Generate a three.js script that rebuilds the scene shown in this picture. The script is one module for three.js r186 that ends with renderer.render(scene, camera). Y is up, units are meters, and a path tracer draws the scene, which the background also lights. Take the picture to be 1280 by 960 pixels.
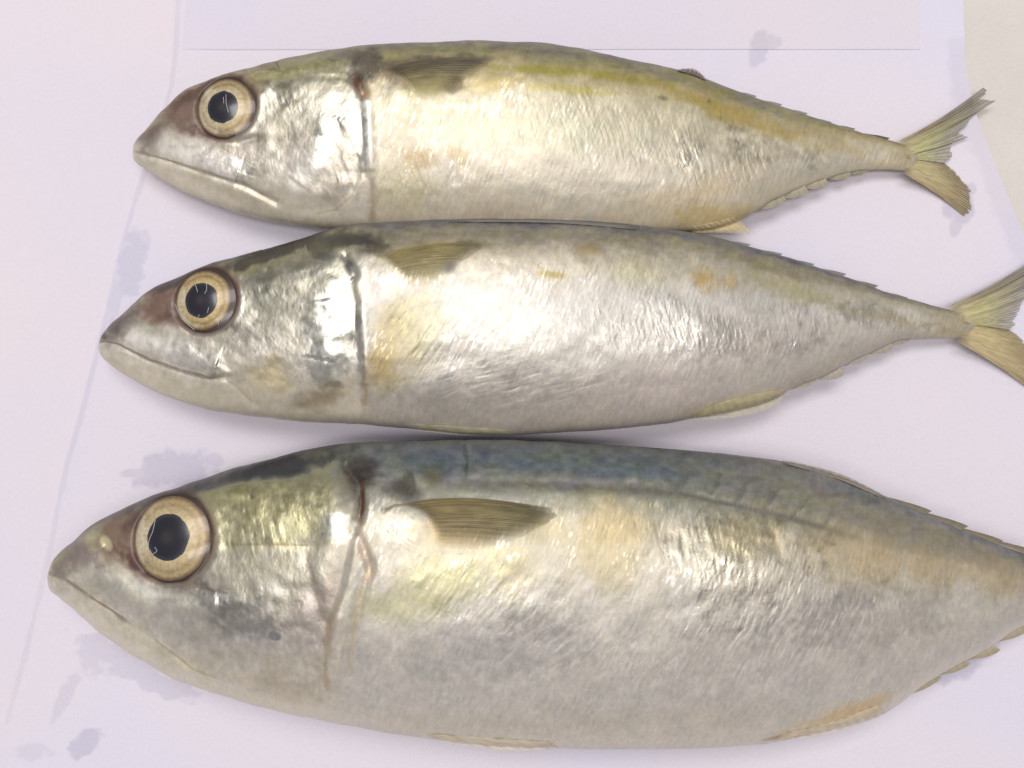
import * as THREE from 'three';
import { mergeGeometries } from 'three/addons/utils/BufferGeometryUtils.js';

// ---------------------------------------------------------------- camera, light, exposure
// One "unit" below is 0.16 mm: sizes were measured on the lying fish in these units, the origin is the
// point of the table straight below the camera, x to the right (towards the tails), z towards the viewer's side.
const U = 0.00016, CAM_H = 1180;
const scene = new THREE.Scene();
const camera = new THREE.PerspectiveCamera(2 * Math.atan(480 / CAM_H) * 180 / Math.PI, 4 / 3, 0.01, 20);
camera.position.set(0, CAM_H * U, 0);
camera.up.set(0, 0, -1);
camera.lookAt(0, 0, 0);
scene.background = new THREE.Color(0.26, 0.255, 0.257);       // the dim, even light of the room round the table

const renderer = new THREE.WebGLRenderer({ antialias: true });
renderer.toneMapping = THREE.LinearToneMapping;
renderer.toneMappingExposure = 1;
renderer.shadowMap.enabled = true;

function panel(name, x, y, z, w, h, rgb, intensity, tx = 0, tz = 0) {
  const l = new THREE.RectAreaLight(new THREE.Color().setRGB(...rgb), intensity, w, h);
  l.name = name; l.position.set(x, y, z); l.lookAt(tx, 0, tz);
  scene.add(l);
}
panel('ceiling_panel', -0.16, 1.25, -0.54, 0.95, 0.42, [1.0, 0.98, 0.985], 7.3);
panel('ceiling_panel_001', -0.22, 1.25, 0.10, 0.16, 0.62, [1.0, 0.98, 0.975], 10.8);
panel('ceiling_panel_002', 0.34, 1.25, 0.06, 0.14, 0.6, [1.0, 0.98, 0.975], 10.2);

// ---------------------------------------------------------------- helpers
const { clamp, lerp, smoothstep } = THREE.MathUtils;
const at = (px, py, h) => [(px - 640) * (CAM_H - h) / CAM_H, (py - 480) * (CAM_H - h) / CAM_H];   // a measured point, at its height
function rng(seed) { let s = seed >>> 0; return () => { s = (s + 0x6d2b79f5) | 0; let t = Math.imul(s ^ (s >>> 15), 1 | s); t = (t + Math.imul(t ^ (t >>> 7), 61 | t)) ^ t; return ((t ^ (t >>> 14)) >>> 0) / 4294967296; }; }
const TAB = new Float32Array(65536); { const r = rng(77); for (let i = 0; i < 65536; i++) TAB[i] = r(); }
function vn(x, y) {                                             // value noise 0..1
  const ix = Math.floor(x), iy = Math.floor(y); let fx = x - ix, fy = y - iy;
  fx = fx * fx * (3 - 2 * fx); fy = fy * fy * (3 - 2 * fy);
  const a = ix & 255, b = (ix + 1) & 255, c = (iy & 255) << 8, d = ((iy + 1) & 255) << 8;
  const p = TAB[a + c], q = TAB[b + c], r = TAB[a + d], s = TAB[b + d];
  return p + (q - p) * fx + (r - p) * fy + (p - q - r + s) * fx * fy;
}
const fbm = (x, y, n = 3) => { let s = 0, a = 0.5, t = 0; for (let i = 0; i < n; i++) { s += a * vn(x, y); t += a; a *= 0.5; x = x * 2.03 + 17.1; y = y * 2.03 + 9.7; } return s / t; };
function curve(pts) {                                           // monotone cubic through sorted points
  const n = pts.length, x = pts.map((p) => p[0]), y = pts.map((p) => p[1]), d = [], m = [];
  for (let i = 0; i < n - 1; i++) d.push((y[i + 1] - y[i]) / (x[i + 1] - x[i]));
  for (let i = 0; i < n; i++) m.push(i === 0 ? d[0] : i === n - 1 ? d[n - 2] : d[i - 1] * d[i] <= 0 ? 0 : 2 * d[i - 1] * d[i] / (d[i - 1] + d[i]));
  let k = 0;
  return (v) => {
    if (v <= x[0]) return y[0]; if (v >= x[n - 1]) return y[n - 1];
    while (k > 0 && v < x[k]) k--; while (k < n - 2 && v > x[k + 1]) k++;
    const h = x[k + 1] - x[k], t = (v - x[k]) / h, t2 = t * t, t3 = t2 * t;
    return y[k] * (2 * t3 - 3 * t2 + 1) + m[k] * h * (t3 - 2 * t2 + t) + y[k + 1] * (3 * t2 - 2 * t3) + m[k + 1] * h * (t3 - t2);
  };
}
function rail(pts) {                                            // evenly walked smooth curve through points of any dimension
  const c = new THREE.CatmullRomCurve3(pts.map((p) => new THREE.Vector3(p[0], p[1], p[2] ?? 0)), false, 'centripetal');
  return (t) => { const v = c.getPoint(clamp(t, 0, 1)); return [v.x, v.y, v.z]; };
}
function polyline(pts) {                                        // distance to a polyline, with the side (left +) and a box for early outs
  let x0 = 1e9, x1 = -1e9, y0 = 1e9, y1 = -1e9;
  for (const [x, y] of pts) { x0 = Math.min(x0, x); x1 = Math.max(x1, x); y0 = Math.min(y0, y); y1 = Math.max(y1, y); }
  return {
    near: (x, y, r) => x > x0 - r && x < x1 + r && y > y0 - r && y < y1 + r,
    dist(x, y) {
      let best = 1e9, side = 1, at = 0;
      for (let i = 0; i < pts.length - 1; i++) {
        const [ax, ay] = pts[i], [bx, by] = pts[i + 1], dx = bx - ax, dy = by - ay, t = clamp(((x - ax) * dx + (y - ay) * dy) / (dx * dx + dy * dy), 0, 1);
        const ex = x - ax - dx * t, ey = y - ay - dy * t, d = Math.hypot(ex, ey);
        if (d < best) { best = d; side = Math.sign(dx * ey - dy * ex) || 1; at = (i + t) / (pts.length - 1); }
      }
      return [best, side, at];
    },
  };
}
function inside(poly, x, y) {
  let c = false;
  for (let i = 0, j = poly.length - 1; i < poly.length; j = i++) {
    const [xi, yi] = poly[i], [xj, yj] = poly[j];
    if ((yi > y) !== (yj > y) && x < (xj - xi) * (y - yi) / (yj - yi) + xi) c = !c;
  }
  return c;
}
const lin = (c) => { c /= 255; return c <= 0.04045 ? c / 12.92 : ((c + 0.055) / 1.055) ** 2.4; };
function texture(data, w, h, srgb) {
  const t = new THREE.DataTexture(data, w, h, THREE.RGBAFormat);
  t.magFilter = THREE.LinearFilter; t.minFilter = THREE.LinearMipmapLinearFilter; t.generateMipmaps = true;
  if (srgb) t.colorSpace = THREE.SRGBColorSpace;
  t.needsUpdate = true;
  return t;
}
function mesh(name, g, m, parent) {
  const o = new THREE.Mesh(g, m); o.name = name; o.castShadow = o.receiveShadow = true;
  (parent ?? scene).add(o);
  return o;
}
// A thin sheet from an (n+1) x (m+1) grid of points (units), with real thickness; colour per vertex.
function sheet(n, m, point, color, thick) {
  const pos = [], col = [], idx = [], W = m + 1;
  for (let k = 0; k < 2; k++) for (let i = 0; i <= n; i++) for (let j = 0; j <= m; j++) {
    const p = point(i / n, j / m), c = color(i / n, j / m);
    pos.push(p[0] * U, (p[1] - k * thick) * U, p[2] * U); col.push(lin(c[0]), lin(c[1]), lin(c[2]), c[3] ?? 1);
  }
  const N = (n + 1) * W, quad = (a, b, c, d) => idx.push(a, b, c, b, d, c);
  for (let i = 0; i < n; i++) for (let j = 0; j < m; j++) { const a = i * W + j; quad(a, a + 1, a + W, a + W + 1); quad(N + a, N + a + W, N + a + 1, N + a + W + 1); }
  for (let i = 0; i < n; i++) for (const j of [0, m]) { const a = i * W + j; quad(a, a + W, N + a, N + a + W); }
  for (let j = 0; j < m; j++) for (const i of [0, n]) { const a = i * W + j; quad(a, a + 1, N + a, N + a + 1); }
  const g = new THREE.BufferGeometry();
  g.setAttribute('position', new THREE.Float32BufferAttribute(pos, 3)); g.setAttribute('color', new THREE.Float32BufferAttribute(col, 4));
  g.setIndex(idx); g.computeVertexNormals();
  return g;
}

// ---------------------------------------------------------------- the table and the sheets of paper
const blob = (list, x, y, seed) => {                            // the strongest of some rough-edged patches at a point
  let w = 0;
  for (const [cx, cy, rx, ry, rot, s] of list) {
    const dx = x - cx, dy = y - cy; if (Math.abs(dx) > 2.2 * Math.max(rx, ry) || Math.abs(dy) > 2.2 * Math.max(rx, ry)) continue;
    const c = Math.cos(rot), n = Math.sin(rot), r = Math.hypot((dx * c + dy * n) / rx, (-dx * n + dy * c) / ry) + (fbm(x / 14 + seed, y / 14, 4) - 0.5) * 1.1;
    w = Math.max(w, s * (1 - smoothstep(r, 0.72, 1.12)));
  }
  return w;
};
const STAINS = [                                                 // damp patches where water has soaked through the paper
  [220, 588, 46, 26, -0.12, 1], [176, 592, 26, 6, 0.05, 0.7], [270, 575, 14, 8, 0, .7],
  [166, 330, 17, 46, 0.22, 0.75], [148, 375, 10, 34, 0.25, 0.55], [182, 300, 8, 18, 0, .5],
  [948, 66, 14, 22, 0.1, 0.8], [960, 56, 16, 10, 0, .6],
  [1200, 256, 18, 26, 0.5, 1], [1192, 282, 7, 14, 0.3, .8], [1213, 238, 7, 10, 0, .7],
  [110, 927, 25, 13, -0.6, 1], [45, 938, 22, 12, 0, 0.4], [84, 868, 11, 40, 0.5, 0.55],
  [150, 820, 56, 22, 0.45, 0.7], [210, 856, 42, 15, 0.3, 0.75], [118, 815, 20, 30, .5, .6],
  [1196, 834, 30, 16, -0.5, 1], [1220, 812, 26, 14, -0.5, .9],
];
function paperMap(W, H, x0, y0, x1, y1, base, darkEdges, seed) {
  const d = new Uint8Array(W * H * 4), b = new Uint8Array(W * H * 4);
  for (let j = 0; j < H; j++) for (let i = 0; i < W; i++) {
    const x = lerp(x0, x1, (i + .5) / W), y = lerp(y0, y1, (j + .5) / H), o = (j * W + i) * 4;
    let w = blob(STAINS, x, y, seed);
    for (const [pl, wide, s] of darkEdges) if (pl.near(x, y, wide * 2)) { const [q, , t] = pl.dist(x, y); w = Math.max(w, s * (0.55 + 0.45 * vn(t * 14, 3)) * (1 - smoothstep(q + (fbm(x / 20, y / 20) - .5) * wide * .8, wide * 0.45, wide))); }  // darker, uneven band along each given paper edge
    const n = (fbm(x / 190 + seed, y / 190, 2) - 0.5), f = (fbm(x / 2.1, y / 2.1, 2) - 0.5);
    const dropR = 20, dropG = 19, dropB = 15;
    d[o] = clamp(base[0] + n * 7 + f * 5 - w * dropR, 0, 255); d[o + 1] = clamp(base[1] + n * 3 + f * 5 - w * dropG, 0, 255); d[o + 2] = clamp(base[2] - n * 7 + f * 5 - w * dropB, 0, 255); d[o + 3] = 255;
    b[o] = b[o + 1] = b[o + 2] = clamp(128 + (fbm(x / 3.2, y / 3.2, 3) - .5) * 70 + (fbm(x / 55 + 4, y / 55, 3) - .5) * 150 - w * 22, 0, 255); b[o + 3] = 255;
  }
  return { map: texture(d, W, H, true), bumpMap: texture(b, W, H) };
}
function paperSheet(name, label, left, right, zz, lift, maps, box) {
  const n = 150, m = 200, pos = [], uv = [], idx = [], L = curve(left), R = curve(right);
  for (let i = 0; i <= n; i++) for (let j = 0; j <= m; j++) {
    const z = lerp(zz[0], zz[1], i / n), x = lerp(L(z), R(z), j / m);
    pos.push((x - 640) * U, lift(x, z, (x - L(z)), (R(z) - x)) * U, (z - 480) * U);
    uv.push((x - box[0]) / (box[2] - box[0]), (z - box[1]) / (box[3] - box[1]));
  }
  const g = new THREE.BufferGeometry(), W = m + 1, N = (n + 1) * W;
  for (let k = 0; k < N; k++) { pos.push(pos[3 * k], pos[3 * k + 1] - 0.6 * U, pos[3 * k + 2]); uv.push(uv[2 * k], uv[2 * k + 1]); }
  const quad = (a, b, c, d) => idx.push(a, c, b, b, c, d);
  for (let i = 0; i < n; i++) for (let j = 0; j < m; j++) { const a = i * W + j; quad(a, a + 1, a + W, a + W + 1); quad(N + a, N + a + W, N + a + 1, N + a + W + 1); }
  for (let i = 0; i < n; i++) for (const j of [0, m]) { const a = i * W + j; j ? quad(a, N + a, a + W, N + a + W) : quad(a, a + W, N + a, N + a + W); }
  for (let j = 0; j < m; j++) for (const i of [0, n]) { const a = i * W + j; i ? quad(a, a + 1, N + a, N + a + 1) : quad(a, N + a, a + 1, N + a + 1); }
  g.setAttribute('position', new THREE.Float32BufferAttribute(pos, 3)); g.setAttribute('uv', new THREE.Float32BufferAttribute(uv, 2));
  g.setIndex(idx); g.computeVertexNormals();
  const o = mesh(name, g, new THREE.MeshPhysicalMaterial({ ...maps, bumpScale: 0.00016, roughness: 0.82, specularIntensity: 0.35 }));
  o.userData = { label, category: 'paper', group: 'white sheets of paper under the fish' };
  return o;
}
{
  const W = 512, d = new Uint8Array(W * W * 4);
  for (let j = 0; j < W; j++) for (let i = 0; i < W; i++) { const o = (j * W + i) * 4, n = (fbm(i / 40, j / 40, 3) - .5) * 7 + (fbm(i / 1.7, j / 1.7, 2) - .5) * 8; d[o] = 221 + n; d[o + 1] = 214 + n; d[o + 2] = 207 + n; d[o + 3] = 255; }
  const t = texture(d, W, W, true); t.wrapS = t.wrapT = THREE.RepeatWrapping; t.repeat.set(10, 10);
  const g = new THREE.BoxGeometry(1.4, 0.02, 1.0); g.translate(0, -0.0106, 0);
  const o = mesh('tabletop', g, new THREE.MeshPhysicalMaterial({ map: t, roughness: 0.5, specularIntensity: 0.4 }));
  o.userData = { kind: 'structure', label: 'cream tabletop showing past the paper at the upper right corner' };
}
const SEAM = [[-400, 262], [0, 222], [60, 219], [110, 213], [170, 196], [250, 169], [320, 150], [390, 134], [450, 119], [520, 101], [580, 84], [640, 71], [680, 64], [740, 50], [800, 36], [860, 20], [900, 10], [1400, -110]];
const RIGHT = [[-400, 1196], [0, 1202], [60, 1203], [100, 1206], [140, 1215], [190, 1233], [260, 1262], [325, 1291], [500, 1370], [1400, 1760]];
const flip = (a) => a.map(([z, x]) => [x, z]);
const wave = (x, z) => (fbm(x / 260 + 3, z / 260, 2) - .5) * 5;
paperSheet('paper_sheet', 'white paper lying furthest left, running under the torn left edge of the other sheet', [[-400, -420], [1400, -420]], SEAM.map(([z, x]) => [z, x + 120]), [-300, 1300],
  (x, z) => 1.6 + (fbm(x / 300, z / 300, 2)) * 2.2, paperMap(512, 768, -420, -300, 400, 1300, [229, 221, 230], [], 5), [-420, -300, 400, 1300]);
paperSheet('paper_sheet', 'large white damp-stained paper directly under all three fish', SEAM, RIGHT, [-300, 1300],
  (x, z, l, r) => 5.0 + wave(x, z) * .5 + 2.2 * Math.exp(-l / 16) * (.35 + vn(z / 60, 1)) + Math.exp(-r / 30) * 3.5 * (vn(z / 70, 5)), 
  paperMap(2048, 1536, -100, -160, 1500, 1120, [228, 221, 231], [[polyline(flip(SEAM.slice(1, -1).map(([z, x]) => [z, x + 3]))), 4.5, 0.5], [polyline(flip(RIGHT.slice(2, 8).map(([z, x]) => [z, x - 10]))), 19, 0.5]], 11), [-100, -160, 1500, 1120]).name = 'paper_sheet_001';  // darker bands follow the left seam and the right edge
paperSheet('paper_sheet', 'narrow white paper strip along the top edge above the uppermost fish', [[-400, 224], [64, 221]], [[-400, 1143], [64, 1147]], [-330, 64],
  (x, z, l, r) => 5.9 + wave(x, z) * .5, paperMap(1024, 512, 200, -340, 1200, 80, [226, 218, 227], [], 23), [200, -340, 1200, 80]).name = 'paper_sheet_002';

// ---------------------------------------------------------------- fish
const PW = 2.2;                                                   // the body's cross-section: a slightly squared ellipse, thicker at the back than at the belly
function makeFish(F) {
  const [nose, tail] = F.span, bm = F.thick;
  const fThick = curve([[0, .0], [.004, .10], [.012, .19], [.03, .30], [.07, .47], [.12, .63], [.2, .83], [.3, .98], [.38, 1], [.5, .96], [.62, .82], [.75, .57], [.87, .33], [.95, .17], [.98, .10], [1, .03]]);
  const fMid = curve([[0, .66], [.1, .8], [.25, .97], [.35, 1], [.5, .99], [.65, .9], [.8, .66], [.9, .46], [1, .34]]);
  const halfT = (t) => bm * fThick(t), mid = (t) => 6 + bm * .97 * fMid(t);
  // outline, from where it was seen to where it is
  const near = (arr, x) => { let i = 0; while (i < arr.length - 2 && arr[i + 1][0] < x) i++; const [a, b] = [arr[i], arr[i + 1]]; return lerp(a[1], b[1], clamp((x - a[0]) / (b[0] - a[0] || 1), 0, 1)); };
  const edge = (arr, other, sgn) => arr.map(([px, py]) => {
    const t = clamp((px - nose) / (tail - nose), 0, 1), b = halfT(t), a = Math.max(4, Math.abs(near(other, px) - py) / 2), out = sgn * (py - 480) / CAM_H;
    const phi = Math.atan(out * b / a), p = at(px, py, mid(t) + b * Math.sin(phi));
    return [p[0], p[1] + sgn * a * (1 - Math.cos(phi))];
  });
  const eT = edge(F.top, F.bot, -1), eB = edge(F.bot, F.top, 1), X0 = Math.min(eT[0][0], eB[0][0]), X1 = Math.max(eT.at(-1)[0], eB.at(-1)[0]);
  const cT = curve(eT), cB = curve(eB), tOf = (X) => clamp((X - X0) / (X1 - X0), 0, 1);
  const height = (X, Z) => {                                      // the upper surface without its creases
    const t = tOf(X), zt = cT(X), zb = cB(X), a = Math.max(.5, (zb - zt) / 2), s = clamp((Z - (zt + zb) / 2) / a, -1, 1);
    return mid(t) + halfT(t) * Math.pow(Math.max(0, 1 - Math.abs(s) ** PW), 1 / PW) * (1 - .1 * s);
  };
  const P = (px, py) => { let h = mid(tOf(at(px, py, bm)[0])), p; for (let i = 0; i < 8; i++) { p = at(px, py, h); h = lerp(h, height(p[0], p[1]), .8); } return p; };
  const cast = (px, py) => {                                     // the first height at which a line of sight meets the body; its mid height beside it
    let h = mid(tOf(at(px, py, bm)[0])) + bm * 1.15;
    for (let i = 0; i < 600; i++, h -= .4) { const p = at(px, py, h), t = tOf(p[0]); if (h <= mid(t)) return h; if (p[1] > cT(p[0]) && p[1] < cB(p[0]) && height(...p) >= h) return h; }
    return h;
  };
  const PL = (pts) => polyline(pts.map(([x, y]) => P(x, y)));
  const normalAt = (X, Z) => { const e = 2; return new THREE.Vector3(height(X - e, Z) - height(X + e, Z), 2 * e, height(X, Z - e) - height(X, Z + e)).normalize(); };

  // creases and steps cut into the surface
  const grooves = F.grooves.map(([pts, w, depth]) => ({ l: PL(pts), w, depth }));
  const steps = F.steps.map(([pts, up, wf, down, wb]) => ({ l: PL(pts), up, wf, down, wb }));
  const bumps = (F.bumps ?? []).map(([x, y, rx, ry, h]) => [...P(x, y), rx, ry, h]);
  const eyeP = P(...F.eye.at), eyeR = F.eye.r * .95;
  const headEnd = P(F.headEnd, 480)[0];
  const carve = (X, Z) => {
    let d = 0;
    for (const { l, w, depth } of grooves) if (l.near(X, Z, w * 3)) { const [q, , t] = l.dist(X, Z); d -= depth * Math.exp(-((q / w) ** 2)) * (t <= 0 || t >= 1 ? .6 : 1); }
    for (const { l, up, wf, down, wb } of steps) if (l.near(X, Z, 60)) {
      const [q, s, t] = l.dist(X, Z), end = smoothstep(t, 0, .12) * (1 - smoothstep(t, .88, 1));
      d += end * lerp(-down * Math.exp(-((q / wb) ** 1.5)), up * Math.exp(-((q / wf) ** 1.5)), smoothstep(s * q, -7, 5));
    }
    for (const [x, y, rx, ry, h] of bumps) { const r = ((X - x) / rx) ** 2 + ((Z - y) / ry) ** 2; if (r < 6) d += h * Math.exp(-r); }
    const r = Math.hypot(X - eyeP[0], Z - eyeP[1]) / eyeR;
    if (r < 1.5) d += -9 * (1 - smoothstep(r, .88, 1.07)) + .7 * Math.exp(-(((r - 1.16) / .1) ** 2));
    d += (fbm(X / 44 + F.seed, Z / 34, 3) - .5) * 2.6 * smoothstep(tOf(X), .02, .12) + (fbm(X / 11 + F.seed, Z / 9, 2) - .5) * .25;
    d += (fbm(X / 22 + F.seed, Z / 17, 2) - .5) * (2.0 - 1.5 * smoothstep(X, headEnd - 30, headEnd + 30));
    return d;
  };

  // skin: colour, shine and fine relief over (length, girth)
  const NU = 640, NV = 170, uX = (u) => lerp(X0, X1, .72 * u + .28 * u * u);
  const ring = (X, th) => {
    const zt = cT(X), zb = cB(X), c = Math.cos(th), e = 2 / PW, t = tOf(X), b = halfT(t), s = -Math.sign(c) * Math.abs(c) ** e, sn = Math.sin(th);
    const y = Math.sign(sn) * Math.abs(sn) ** e * (1 - .1 * s);
    return [(zt + zb) / 2 + (zb - zt) / 2 * s, mid(t) + (y > 0 ? b : Math.min(b, mid(t) - 5.5)) * y, s];
  };
  const k = (CAM_H - bm) / CAM_H, TW = 2048, TH = 768;
  const conv = (list) => list.map(([x, y, rx, ry, rot, ...r]) => [...P(x, y), rx * k, ry * k, rot, ...r]);
  const paint = conv(F.paint), shine = conv(F.shine), ruff = conv(F.ruffles), strokes = F.strokes.map(([pts, w, c, s, soft]) => ({ l: PL(pts), w: w * k, c, s, soft: soft ?? .5 }));
  const ell = (q, X, Z, n, hard) => { const dx = X - q[0], dz = Z - q[1]; const m = 2 * Math.max(q[2], q[3]); if (dx > m || dx < -m || dz > m || dz < -m) return 0; const c = Math.cos(q[4]), s = Math.sin(q[4]), r = Math.hypot((dx * c + dz * s) / q[2], (dz * c - dx * s) / q[3]) + n; return 1 - smoothstep(r, hard, 1.25); };
  const col = new Uint8Array(TW * TH * 4), orm = new Uint8Array(TW * TH * 4), bmp = new Uint8Array(TW * TH * 4), stops = F.bands, S = F.seed * 13;
  const cG = new Float32Array(3);
  for (let i = 0; i < TW; i++) {
    const X = uX((i + .5) / TW), t = tOf(X), body = smoothstep(X, headEnd - 14, headEnd + 14);
    for (let j = 0; j < TH; j++) {
      const v = (j + .5) / TH, [Z] = ring(X, v * Math.PI), o = (j * TW + i) * 4;
      const n1 = fbm(X / 26 + S, Z / 22, 3) - .5, n2 = fbm(X / 7.5 + S, Z / 6.5, 2) - .5, n3 = vn(X / 1.9 + S, Z / 2.3) - .5, n4 = vn(X / 3.1 + 40, Z / 4.6 + S) - .5;
      // bands from back to belly, head and body each with their own
      const vv = v + n1 * .055 + n2 * .02;
      for (let b = 0; b < 3; b++) cG[b] = 0;
      for (const [set, w] of [[stops.head, 1 - body], [stops.body, body]]) if (w > 0) {
        let a = 0; while (a < set.length - 2 && set[a + 1][0] < vv) a++;
        const f = smoothstep(vv, set[a][0], set[a + 1][0]);
        for (let b = 0; b < 3; b++) cG[b] += w * lerp(set[a][1][b], set[a + 1][1][b], f);
      }
      for (const q of paint) { const w = q[6] * ell(q, X, Z, n1 * .9 + n2 * .35, q[7] ?? .1); if (w > 0) for (let b = 0; b < 3; b++) cG[b] += (q[5][b] - cG[b]) * w; }
      for (const q of strokes) if (q.l.near(X, Z, q.w * 2)) { const [ds, , ta] = q.l.dist(X, Z), ww = q.w * (.55 + .9 * vn(ta * 8 + q.w * 9, 2)), w = q.s * (1 - smoothstep(ds + n2 * ww * 1.2, 0, ww * 1.5)) * (.75 + n2 + n1) * smoothstep(ta, 0, .08) * (1 - smoothstep(ta, .85, 1)); if (w > 0) for (let b = 0; b < 3; b++) cG[b] += (q.c[b] - cG[b]) * Math.min(1, w); }
      const hd = 1 - body;
      if (hd > 0) { const pa = clamp(fbm(X / 19 + S, Z / 13, 4) * 1.9 - .45, 0, 1), pb = fbm(X / 5 + S, Z / 9, 2) - .5, m = 1 + hd * ((pa - .5) * .09 + pb * .1) * (1 - .8 * smoothstep(v, .68, .8)); for (let b = 0; b < 3; b++) cG[b] *= m; cG[2] *= 1 - hd * (1 - pa) * .03; }
      const er = Math.hypot(X - eyeP[0], Z - eyeP[1]) / eyeR;
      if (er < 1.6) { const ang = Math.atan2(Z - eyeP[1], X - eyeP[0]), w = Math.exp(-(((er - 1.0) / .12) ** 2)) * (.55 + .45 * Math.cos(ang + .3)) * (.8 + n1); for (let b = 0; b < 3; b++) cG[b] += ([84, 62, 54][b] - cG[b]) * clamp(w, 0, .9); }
      if (v < .34) { const bk = body * (1 - smoothstep(v, .22, .34)), q = (fbm(X / 10 + S, Z / 5, 3) - .5) * 44 * bk, q2 = (fbm(X / 17 + S + 50, Z / 9, 3) - .5) * 24 * bk; cG[0] += q + q2 * .3; cG[1] += q + q2 * .5; cG[2] += q - q2 * .6; }
      const sk = vn((X * .94 + Z * .34) / 2.4 + S, (-X * .34 + Z * .94) / 11) - .5, g = (.955 + .045 * hd) + n1 * (.09 - .05 * smoothstep(v, .5, .7)) * (1 - .5 * hd) + n2 * .03 + n3 * .04 + n4 * .035 + sk * .05 * body, tint = n4 * 3 + n1 * 2, fk = smoothstep(vn((X * .94 + Z * .34) / 1.7 + S * 3, (-X * .34 + Z * .94) / 6.5) * (.6 + .8 * vn(X / 30 + S, Z / 24)), .74, .95) * smoothstep(v, .22, .36) * (1 - smoothstep(v, .78, .9)) * body;
      for (let b = 0; b < 3; b++) cG[b] += (236 - cG[b]) * fk * .3;  // scale glints: bright sparkle mixed straight into the skin colour
      col[o] = clamp(cG[0] * g + tint, 0, 255); col[o + 1] = clamp(cG[1] * g, 0, 255); col[o + 2] = clamp(cG[2] * g - tint, 0, 255); col[o + 3] = 255;
      // shine
      let sh = 0; for (const q of shine) sh = Math.max(sh, q[5] * ell(q, X, Z, n1 * 1.1 + n2 * .8, .3));
      const lum = (cG[0] + cG[1] + cG[2]) / 765, silver = smoothstep(lum, .42, .68);
      const belly = smoothstep(v, .66, .9), rough = lerp(.52, .45, silver) - hd * .05 - sh * .13 - fk * .08 + n2 * .09 + n4 * .06, metal = silver * (lerp(.72 - .3 * smoothstep(v, .5, .72), .34, body) * (1 - belly * .7) + .36 * sh + .15 * fk) * (1 - .55 * hd * (1 - smoothstep(t, .07, .17))) + .06;
      orm[o] = 255; orm[o + 1] = clamp(rough, .14, 1) * 255; orm[o + 2] = clamp(metal, 0, 1) * 255; orm[o + 3] = 255;
      // relief: short steep scale rows on the flank, skin folds where it has shrunk
      const ca = .34, sa = .94; let h = .5 + body * (vn((X * sa + Z * ca) / 2.6 + S, (-X * ca + Z * sa) / 9) - .5) * .15 * (1 - smoothstep(v, .8, .95)) + (n3 * .06 + n4 * .05 + n2 * .05 + hd * (fbm(X / 4 + S, Z / 7, 2) - .5) * .22 * smoothstep(t, .05, .15) * (1 - smoothstep(v, .66, .78))) * (1 - .6 * sh * (1 - body)) * (1 - .5 * belly);
      for (const q of ruff) { const w = ell(q, X, Z, n1, .3); if (w > 0) { const c = Math.cos(q[5]), s = Math.sin(q[5]); h += w * q[7] * .75 * (fbm((X * -s + Z * c + n1 * 6) / q[6], (X * c + Z * s) / (q[6] * 5.5), 2) - .5); } }
      bmp[o] = bmp[o + 1] = bmp[o + 2] = clamp(h, 0, 1) * 255; bmp[o + 3] = 255;
    }
  }
  const ORM = texture(orm, TW, TH);
  const skin = new THREE.MeshPhysicalMaterial({ map: texture(col, TW, TH, true), roughnessMap: ORM, metalnessMap: ORM, roughness: 1, metalness: 1, bumpMap: texture(bmp, TW, TH), bumpScale: 0.00018, clearcoat: .15, clearcoatRoughness: .25 });

  // surface
  const V = 2 * NV, pos = new Float32Array((NU + 1) * (V + 1) * 3), uv = new Float32Array((NU + 1) * (V + 1) * 2), XZ = new Float32Array((NU + 1) * (V + 1) * 2);
  for (let i = 0; i <= NU; i++) {
    const u = i / NU, X = uX(u);
    for (let j = 0; j <= V; j++) {
      const th = j / V * 2 * Math.PI, [z, y, s] = ring(X, th), o = i * (V + 1) + j;
      const zt = cT(X), zb = cB(X), a = Math.max(1, (zb - zt) / 2), t = tOf(X), b = Math.max(1, halfT(t));
      let ny = Math.sin(th) / b, nz = -Math.cos(th) / a; const l = Math.hypot(ny, nz) || 1; ny /= l; nz /= l;
      const d = carve(X, z) * Math.min(1, b / 12) * (th > Math.PI ? .4 : 1);
      pos[o * 3] = X * U; pos[o * 3 + 1] = Math.max(6.5, y + d * ny) * U; pos[o * 3 + 2] = (z + d * nz) * U;
      uv[o * 2] = u; uv[o * 2 + 1] = j <= NV ? j / NV : 2 - j / NV;
      XZ[o * 2] = X; XZ[o * 2 + 1] = z;
    }
  }
  const index = [];
  for (let i = 0; i < NU; i++) for (let j = 0; j < V; j++) { const a = i * (V + 1) + j, b = a + V + 1; index.push(a, a + 1, b, a + 1, b + 1, b); }
  const whole = new THREE.BufferGeometry();
  whole.setAttribute('position', new THREE.BufferAttribute(pos, 3)); whole.setAttribute('uv', new THREE.BufferAttribute(uv, 2)); whole.setIndex(index); whole.computeVertexNormals();
  { const nr = whole.attributes.normal; for (let i = 0; i <= NU; i++) { const a = i * (V + 1), b = a + V, n = new THREE.Vector3(nr.getX(a) + nr.getX(b), nr.getY(a) + nr.getY(b), nr.getZ(a) + nr.getZ(b)).normalize(); nr.setXYZ(a, n.x, n.y, n.z); nr.setXYZ(b, n.x, n.y, n.z); } }

  const root = new THREE.Group(); root.name = F.name; scene.add(root);
  const [cx, cz] = [(X0 + X1) / 2 * U, (cT((X0 + X1) / 2) + cB((X0 + X1) / 2)) / 2 * U];
  root.position.set(cx, 0, cz);
  root.userData = { label: F.label, category: 'fish', group: 'mackerel laid in a row on paper' };
  const put = (g) => g.translate(-cx, 0, -cz);
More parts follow.
